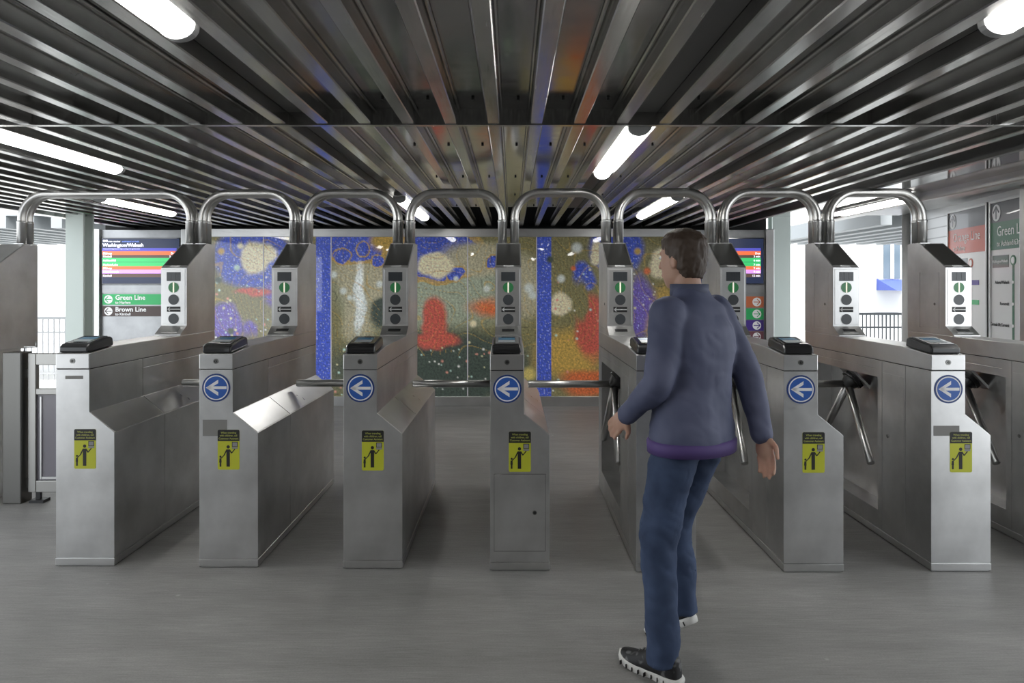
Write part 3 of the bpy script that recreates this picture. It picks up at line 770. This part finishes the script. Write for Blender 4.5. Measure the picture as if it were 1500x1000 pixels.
s = MB().box(3.55, 4.1, 5.05, 7.8, 2.24, 2.34).build('trim_5', M['frame'], bevel=.01); tag(s, kind='structure')

# ------------------------------------------------------------------ outside
pale = plain('pale_green_paint', (.50, .56, .53), .45)
def hcol(x, y, w_, label, z1=2.9):
    o = MB()
    o.box(x - w_/2, x + w_/2, y, y + .03, 0, z1).box(x - w_/2, x + w_/2, y + .17, y + .20, 0, z1).box(x - .015, x + .015, y + .03, y + .17, 0, z1)
    c = o.build('steel_column', pale, None, .004)
    tag(c, label, 'column'); return c
hcol(-4.60, 7.75, .19, 'pale green H-shaped steel column left of the left screen')
hcol(3.62, 9.9, .24, 'pale green steel column right of the right-hand board')
bw = plain('white_facade', (.72, .72, .70), .8); win = plain('window_glass_outside', (.12, .16, .20), .1); awn = plain('awning_blue', (.08, .12, .42), .7)
def house(x0, x1, y, h, label, wins, mat):
    t = empty('building', ((x0 + x1)/2, y, 0), label, 'building')
    cx = (x0 + x1)/2
    MB().box(x0 - cx, x1 - cx, 0, 6, 0, h).build('wall', mat, t)
    for (a, b_, c, d) in wins:
        wf = MB().box(a - cx - .1, b_ - cx + .1, -.06, 0, c - .1, d + .1).build('window', bw, t)
        MB().box(a - cx, b_ - cx, -.08, -.05, c, d).build('pane', win, wf)
        MB().box((a + b_)/2 - cx - .04, (a + b_)/2 - cx + .04, -.10, -.08, c, d).build('mullion', bw, wf)
    return t
Yb = 17.0; kx = lambda px: (px - 750)*Yb/F; kz = lambda py: CZ + (HOR - py)*Yb/F
h = house(6.4, 16, Yb, 12, 'pale building across the street seen at the right, with windows and a blue awning',
          [(kx(1292), kx(1316), kz(408), kz(345)), (kx(1205), kx(1220), kz(400), kz(345)), (kx(1352), kx(1378), kz(408), kz(345))], bw)
MB().prism([(-.9, kz(425)), (0, kz(408)), (0, kz(425))], kx(1284) - 11.2, kx(1322) - 11.2, 'x').build('awning', awn, h)
house(-22, -8.5, 19, 12, 'pale overexposed building across the street at the left', [(-14.6, -14.0, 2.0, 3.2), (-11.2, -10.6, 2.0, 3.2)], bw)
def railing(x0, x1, y, label, h=1.05, step=.11, mat=None):
    t = empty('railing', ((x0 + x1)/2, y, 0), label, 'railing'); c = (x0 + x1)/2
    mat = mat or plain('dark_rail', (.07, .08, .09), .5)
    MB().box(x0 - c, x1 - c, -.02, .02, h - .04, h).box(x0 - c, x1 - c, -.015, .015, h - .26, h - .235).box(x0 - c, x1 - c, -.015, .015, .08, .11).build('rail', mat, t)
    n = int((x1 - x0)/step); b = MB()
    for i in range(min(n, 95)):
        x = x0 - c + .02 + i*step
        MB().box(x - .008, x + .008, -.008, .008, 0.0, h - .04).build('baluster', mat, t)
railing(5.3, 8.2, 12.3, 'dark street railing with thin upright bars at the right', 1.05, .066)
railing(-9.6, -6.3, 11.8, 'pale mesh street railing seen beside the left cabinet', 1.0, .09, plain('pale_rail', (.45, .46, .47), .5))


# ------------------------------------------------------------------ the walking person
HD = Vector((-.69, .72, 0)).normalized(); SD = Vector((HD.y, -HD.x, 0))     # heading, right-hand side
UPV = Vector((0, 0, 1))
def fuse(mb, name, mat, parent, voxel=.006, smooth_=4, disp=None):
    o = mb.build('raw')
    m = o.modifiers.new('r', 'REMESH'); m.mode = 'VOXEL'; m.voxel_size = voxel; m.use_smooth_shade = True
    m = o.modifiers.new('s', 'SMOOTH'); m.iterations = smooth_; m.factor = .6
    me = evaluated(o); bpy.data.objects.remove(o)
    if disp:
        for v in me.vertices: v.co += v.normal*disp(v.co)
    me.name = name; me.materials.clear()
    me.polygons.foreach_set('use_smooth', [True]*len(me.polygons))
    r = link(name, me, mat, parent); return r
def rings(mb, rs, n=28, side=SD, fwd=HD):      # rs: (centre, half width, half depth)
    vs = []
    for c, a, b in rs:
        c = Vector(c)
        vs += [c + side*(a*math.cos(2*math.pi*k/n)) + fwd*(b*math.sin(2*math.pi*k/n)) for k in range(n)]
    fs = [(i*n+k, i*n+(k+1)%n, (i+1)*n+(k+1)%n, (i+1)*n+k) for i in range(len(rs)-1) for k in range(n)]
    fs += [tuple(range(n))[::-1], tuple((len(rs)-1)*n + k for k in range(n))]
    mb.add(vs, fs, True)
def ball(mb, c, rx, ry=None, rz=None, side=SD, fwd=HD, up=UPV, n=16):
    ry = ry or rx; rz = rz or rx; c = Vector(c); vs = []; m = n//2
    for i in range(1, m):
        th = math.pi*i/m
        vs += [c + side*(rx*math.sin(th)*math.cos(2*math.pi*k/n)) + fwd*(ry*math.sin(th)*math.sin(2*math.pi*k/n)) + up*(rz*math.cos(th)) for k in range(n)]
    q = len(vs); vs += [c + up*rz, c - up*rz]
    fs = [(i*n+k, (i+1)*n+k, (i+1)*n+(k+1)%n, i*n+(k+1)%n) for i in range(m-2) for k in range(n)]
    fs += [(q, k, (k+1)%n) for k in range(n)] + [(q+1, (m-2)*n+(k+1)%n, (m-2)*n+k) for k in range(n)]
    mb.add(vs, fs, True)
def limbm(mb, pts, rs, n=20, flat=False):
    pts = [Vector(p) for p in pts]
    P2, R2 = [], []
    for i in range(len(pts) - 1):
        for k in range(6):
            t = k/6; P2.append(pts[i].lerp(pts[i+1], t)); R2.append(rs[i]*(1-t) + rs[i+1]*t)
    P2.append(pts[-1]); R2.append(rs[-1])
    P3 = [P2[0]] + [(P2[i-1] + P2[i]*2 + P2[i+1])/4 for i in range(1, len(P2)-1)] + [P2[-1]]
    mb.tube(P3, R2, n); ball(mb, pts[0], rs[0])
    if not flat: ball(mb, pts[-1], rs[-1])

pel = Vector((.715, 2.93, .95)); chest = Vector((.735, 2.945, 1.24)); shc = Vector((.725, 2.965, 1.40)); neck = Vector((.715, 2.975, 1.47))
hd = Vector((.695, 3.0, 1.605))
LH, RH = pel - SD*.095 + UPV*-.02, pel + SD*.095 + UPV*-.02
LK = Vector((.560, 2.85, .50)); LA = Vector((.572, 2.800, .10))
RK = Vector((.685, 3.09, .52)); RA = Vector((.700, 3.05, .17))
LS, RS = shc - SD*.17, shc + SD*.17
LE = Vector((.555, 2.78, 1.13)); LWR = Vector((.455, 2.93, .985))
RE = Vector((.965, 3.00, 1.13)); RWR = Vector((.985, 2.90, .905))
person = empty('person', (.70, 2.90, 0), 'person in a grey-blue jacket, navy jeans and black running shoes walking towards the turnstiles', 'person')
inv = Vector(person.location)
def shifted(o): o.location = o.location - inv; return o
skin = plain('skin', (.42, .25, .18), .5); pset(skin.node_tree.nodes['Principled BSDF'], Subsurface_Weight=.1)
b = MB()
limbm(b, [LH, LK, LA], [.082, .055, .038]); limbm(b, [RH, RK, RA], [.082, .055, .038])
rings(b, [(pel - UPV*.09, .10, .085), (pel - UPV*.03, .155, .11), (pel + UPV*.05, .150, .105), (pel.lerp(chest, .5), .125, .09), (chest, .15, .105), (chest.lerp(shc, .6), .165, .10), (shc + UPV*.03, .10, .07), (neck, .055, .055)])
limbm(b, [LS, LE, LWR], [.05, .040, .026]); limbm(b, [RS, RE, RWR], [.05, .040, .026])
limbm(b, [neck - UPV*.03, hd - UPV*.06 - HD*.015], [.058, .055])
for z, f, a, d in (): pass
rings(b, [(hd + HD*.045 + UPV*-.118, .022, .018), (hd + HD*.030 + UPV*-.105, .042, .045), (hd + HD*.015 + UPV*-.075, .058, .070), (hd + HD*.008 + UPV*-.03, .068, .086), (hd + UPV*.01, .073, .093),
          (hd - HD*.004 + UPV*.05, .074, .094), (hd - HD*.006 + UPV*.085, .062, .078), (hd - HD*.006 + UPV*.108, .036, .046), (hd - HD*.006 + UPV*.115, .012, .015)])
ball(b, hd + HD*.103 + UPV*-.028, .012, .016, .012); limbm(b, [hd + HD*.090 + UPV*.012, hd + HD*.106 + UPV*-.024], [.007, .010])
ball(b, hd + HD*.088 + UPV*-.062, .022, .008, .006); ball(b, hd + HD*.086 + UPV*-.071, .019, .008, .006)
ball(b, hd + HD*.082 + UPV*.026, .050, .012, .007)
for sg in (-1, 1): ball(b, hd + SD*sg*.074 + UPV*-.008 - HD*.004, .007, .017, .030)
def hand(b, wr, dirv, palmn, thumb):           # palm, four unequal curled fingers, side thumb
    dirv = dirv.normalized(); across = dirv.cross(palmn).normalized()*thumb; pn = palmn.normalized()
    pc = wr + dirv*.045
    ball(b, pc, .040, .050, .015, across, dirv, pn)
    for k, (off, ln) in enumerate(((.030, .074), (.010, .084), (-.011, .078), (-.030, .060))):
        p = wr + dirv*.083 + across*off - dirv*(.004*abs(k - 1)); d = dirv.copy(); pts = [p]
        for j, fr_ in enumerate((.42, .32, .26)):
            d = (d + pn*(.12 + .14*j)).normalized(); p = p + d*ln*fr_; pts.append(p)
        limbm(b, pts, [.0092, .0085, .008, .0072], 12)
    p = wr + dirv*.02 + across*.028; d1 = (dirv*.7 + across*.7 + pn*.25).normalized(); d2 = (dirv*.95 + across*.15 + pn*.35).normalized()
    limbm(b, [p, p + d1*.038, p + d1*.038 + d2*.028, p + d1*.038 + d2*.048], [.014, .0105, .0095, .008], 12)
hand(b, LWR, (LWR - LE), SD, 1); hand(b, RWR, (RWR - RE) + Vector((0, 0, -.05)), -SD, -1)
for A in (LA, RA): ball(b, A + HD*.03 - UPV*.055, .030, .075, .022)
body = shifted(fuse(b, 'body', skin, person, .0052, 3))
for sg in (-1, 1):
    e = MB(); ball(e, hd + SD*sg*.031 + HD*.081 + UPV*.008, .0105, .011, .008); e = shifted(e.build('eye', plain('eye_white', (.8, .8, .78), .2), person))
    e2 = MB(); ball(e2, hd + SD*sg*.031 + HD*.0895 + UPV*.008, .005, .004, .005); e2.build('iris', plain('iris', (.05, .03, .02), .2), e)
# hair
hb_ = MB()
rings(hb_, [(hd - HD*.042 + UPV*-.075, .048, .040), (hd - HD*.032 + UPV*-.04, .068, .064), (hd - HD*.020 + UPV*.005, .080, .082), (hd - HD*.010 + UPV*.045, .084, .094),
            (hd - HD*.004 + UPV*.080, .078, .096), (hd - HD*.004 + UPV*.110, .056, .070), (hd - HD*.004 + UPV*.126, .025, .03)])
hair = fuse(hb_, 'hair', plain('brown_hair', (.045, .028, .018), .6), person, .006, 2,
     lambda p: .004*noise.noise(p*60) + .003*noise.noise(Vector((p.x*140, p.y*140, p.z*20)))); shifted(hair)
# jeans
j = MB()
def wr(amp, f=9): return lambda p: amp*noise.noise(Vector((p.x*f + p.z*f*.6, p.y*f - p.z*f*.5, p.z*f*.9))) + amp*.6*abs(noise.noise(Vector((p.x*f*1.6 + p.z*f*1.2, p.y*f*1.6, p.z*f*1.8))))
limbm(j, [LH - UPV*.02, LK, LA + UPV*.03, LA - UPV*.035], [.098, .070, .062, .066], flat=True); limbm(j, [RH - UPV*.02, RK, RA + UPV*.03, RA - UPV*.01], [.098, .070, .062, .066], flat=True)
rings(j, [(pel - UPV*.12, .10, .09), (pel - UPV*.06, .178, .130), (pel + UPV*.02, .170, .125), (pel + UPV*.07, .158, .115)])
def denim():
    m, nt, b = nmat('navy_denim'); N = nt.nodes; L = nt.links
    n = N.new('ShaderNodeTexNoise'); n.inputs['Scale'].default_value = 9; n.inputs['Detail'].default_value = 6
    tc = N.new('ShaderNodeTexCoord'); L.new(tc.outputs['Object'], n.inputs['Vector'])
    r = N.new('ShaderNodeValToRGB'); r.color_ramp.elements[0].position = .35; r.color_ramp.elements[0].color = (.020, .036, .080, 1)
    r.color_ramp.elements[1].position = .7; r.color_ramp.elements[1].color = (.042, .068, .135, 1)
    L.new(n.outputs[0], r.inputs[0]); L.new(r.outputs[0], b.inputs['Base Color']); pset(b, Roughness=.85); return m
DN = denim()
jeans = shifted(fuse(j, 'jeans', DN, person, .008, 4, wr(.013)))
# jacket
jk = MB()
rings(jk, [(pel - UPV*.075, .198, .150), (pel - UPV*.02, .196, .150), (pel + UPV*.10, .182, .138), (pel.lerp(chest, .55), .172, .130), (chest, .190, .140), (chest.lerp(shc, .6), .200, .130), (shc + UPV*.015, .165, .10), (shc + UPV*.055, .085, .075), (neck + UPV*.02, .074, .072)])
limbm(jk, [LS - UPV*.01, LE, LWR - (LWR - LE)*.04], [.070, .058, .041]); limbm(jk, [RS - UPV*.01, RE, RWR - (RWR - RE)*.04], [.070, .058, .041])
jm, nt, bb = nmat('jacket_cloth'); N = nt.nodes; L = nt.links
n = N.new('ShaderNodeTexNoise'); n.inputs['Scale'].default_value = 5; tc = N.new('ShaderNodeTexCoord'); L.new(tc.outputs['Object'], n.inputs['Vector'])
r_ = N.new('ShaderNodeValToRGB'); r_.color_ramp.elements[0].position = .35; r_.color_ramp.elements[0].color = (.050, .060, .115, 1); r_.color_ramp.elements[1].position = .7; r_.color_ramp.elements[1].color = (.095, .105, .175, 1)
L.new(n.outputs[0], r_.inputs[0]); L.new(r_.outputs[0], bb.inputs['Base Color']); pset(bb, Roughness=.7)
jacket = shifted(fuse(jk, 'jacket', jm, person, .008, 5, wr(.010, 9)))
hm = MB(); rings(hm, [(pel - UPV*.098, .190, .142), (pel - UPV*.10, .206, .158), (pel - UPV*.058, .208, .160), (pel - UPV*.050, .200, .152)], 48)
hm.build('hem_band', plain('purple_hem', (.07, .04, .16), .7), jacket)
co = MB(); rings(co, [(neck - UPV*.012, .078, .076), (neck + UPV*.035, .078, .076), (neck + UPV*.036, .070, .068)], 40)
co.build('collar', plain('collar_cloth', (.06, .07, .12), .7), jacket)
# shoes
def shoe(ank, fwd, pitch=0, lift=0):
    up0 = Vector((0, 0, 1)); side = Vector((fwd.y, -fwd.x, 0)).normalized()
    f = (fwd*math.cos(pitch) - up0*math.sin(pitch)); u = (up0*math.cos(pitch) + fwd*math.sin(pitch))
    o0 = Vector((ank.x, ank.y, 0)) + up0*lift - fwd*.0
    def P(a, b_, c): return o0 + f*a + side*b_ + u*c
    half = [(-.085, .0), (-.082, .020), (-.065, .034), (-.02, .036), (.04, .037), (.10, .048), (.15, .046), (.18, .032), (.197, .0)]
    out = half + [(a, -b_*(.86 if a > 0 else 1)) for a, b_ in half[-2:0:-1]]
    def loft(levels, n=len(out)):
        vs = []; 
        for z, sc, sh in levels: vs += [P(a*sc + sh + (.056*(1 - sc)), b_*sc, z + (.018*max(0, (a - .10)/.1)**2)) for a, b_ in out]
        fs = [(i*n+k, i*n+(k+1)%n, (i+1)*n+(k+1)%n, (i+1)*n+k) for i in range(len(levels)-1) for k in range(n)]
        fs += [tuple(range(n))[::-1], tuple((len(levels)-1)*n+k for k in range(n))]
        return vs, fs
    up_ = MB()
    sec = [(-.080, .012, .060), (-.074, .030, .098), (-.045, .037, .106), (.0, .040, .108), (.035, .041, .102), (.07, .042, .084), (.10, .044, .058), (.14, .042, .046), (.17, .034, .038), (.19, .016, .026)]
    n = 14; vs = []
    for a, hw, h in sec:
        vs += [P(a, hw*math.cos(math.pi*k/(n-1))*(1 if abs(math.cos(math.pi*k/(n-1))) < .95 else 1.0), .016 + (.018*max(0, (a - .10)/.1)**2) + h*max(0.0, math.sin(math.pi*k/(n-1)))**.62) for k in range(n)]
    fs = [(i*n+k, (i+1)*n+k, (i+1)*n+k+1, i*n+k+1) for i in range(len(sec)-1) for k in range(n-1)]
    fs += [tuple(range(n)), tuple((len(sec)-1)*n+k for k in range(n))[::-1]] + [(i*n, i*n+n-1, (i+1)*n+n-1, (i+1)*n) for i in range(len(sec)-1)]
    up_.add(vs, fs, True)
    m = bpy.data.materials.get('shoe_mesh')
    if not m:
        m, nt, b = nmat('shoe_mesh'); N = nt.nodes; L = nt.links
        tc = N.new('ShaderNodeTexCoord'); n1 = N.new('ShaderNodeTexNoise'); n1.inputs['Scale'].default_value = 32; n1.inputs['Detail'].default_value = 1
        L.new(tc.outputs['Object'], n1.inputs['Vector']); r = N.new('ShaderNodeValToRGB')
        e = r.color_ramp.elements; e[0].position = .55; e[0].color = (.008, .008, .009, 1); e[1].position = .64; e[1].color = (.12, .12, .12, 1)
        L.new(n1.outputs[0], r.inputs[0]); L.new(r.outputs[0], b.inputs['Base Color']); pset(b, Roughness=.6)
    sh = up_.build('shoe', m, person)
    md = sh.modifiers.new('sub', 'SUBSURF'); md.levels = 2; md.render_levels = 2
    sh.location = -inv
    so = MB(); vs, fs = loft([(.0, .97, 0), (.004, 1.02, 0), (.022, 1.05, 0), (.030, 1.04, 0), (.031, .95, 0)]); so.add(vs, fs, True)
    sl = so.build('sole', plain('white_foam_sole', (.62, .61, .58), .6), sh)
    gr = MB()
    for k in range(9):
        a = -.06 + .028*k
        bw_ = .042 if a < .05 else .050
        gr.obox(P(a, 0, .012 + (.018*max(0, (a - .10)/.1)**2)), f, side, u, .0007, bw_ - .001, .008)
    gr.build('sole_groove', M['blackm'], sh)
    lc = MB()
    for k in range(5):
        a = .045 + .018*k; z = .016 + (.104 - .012*(k + 1)*1.05) + .008
        lc.tube([P(a, -.020, z - .010), P(a + .004, 0, z + .001), P(a, .020, z - .010)], .0026, 8)
    lc.build('laces', plain('grey_laces', (.22, .22, .22), .7), sh)
    cf = MB(); cf.tube([P(.0 + .038*math.cos(t) - .012, -.0 + .038*math.sin(t), .112 + .006*math.cos(t)) for t in [2*math.pi*k/20 for k in range(21)]], .009, 10)
    cf.build('ankle_collar', plain('padded_collar', (.01, .01, .011), .8), sh)
    return sh
shoe(Vector((.572, 2.812, 0)), HD)
shoe(RA, (HD + SD*.1).normalized(), R(32), .085)
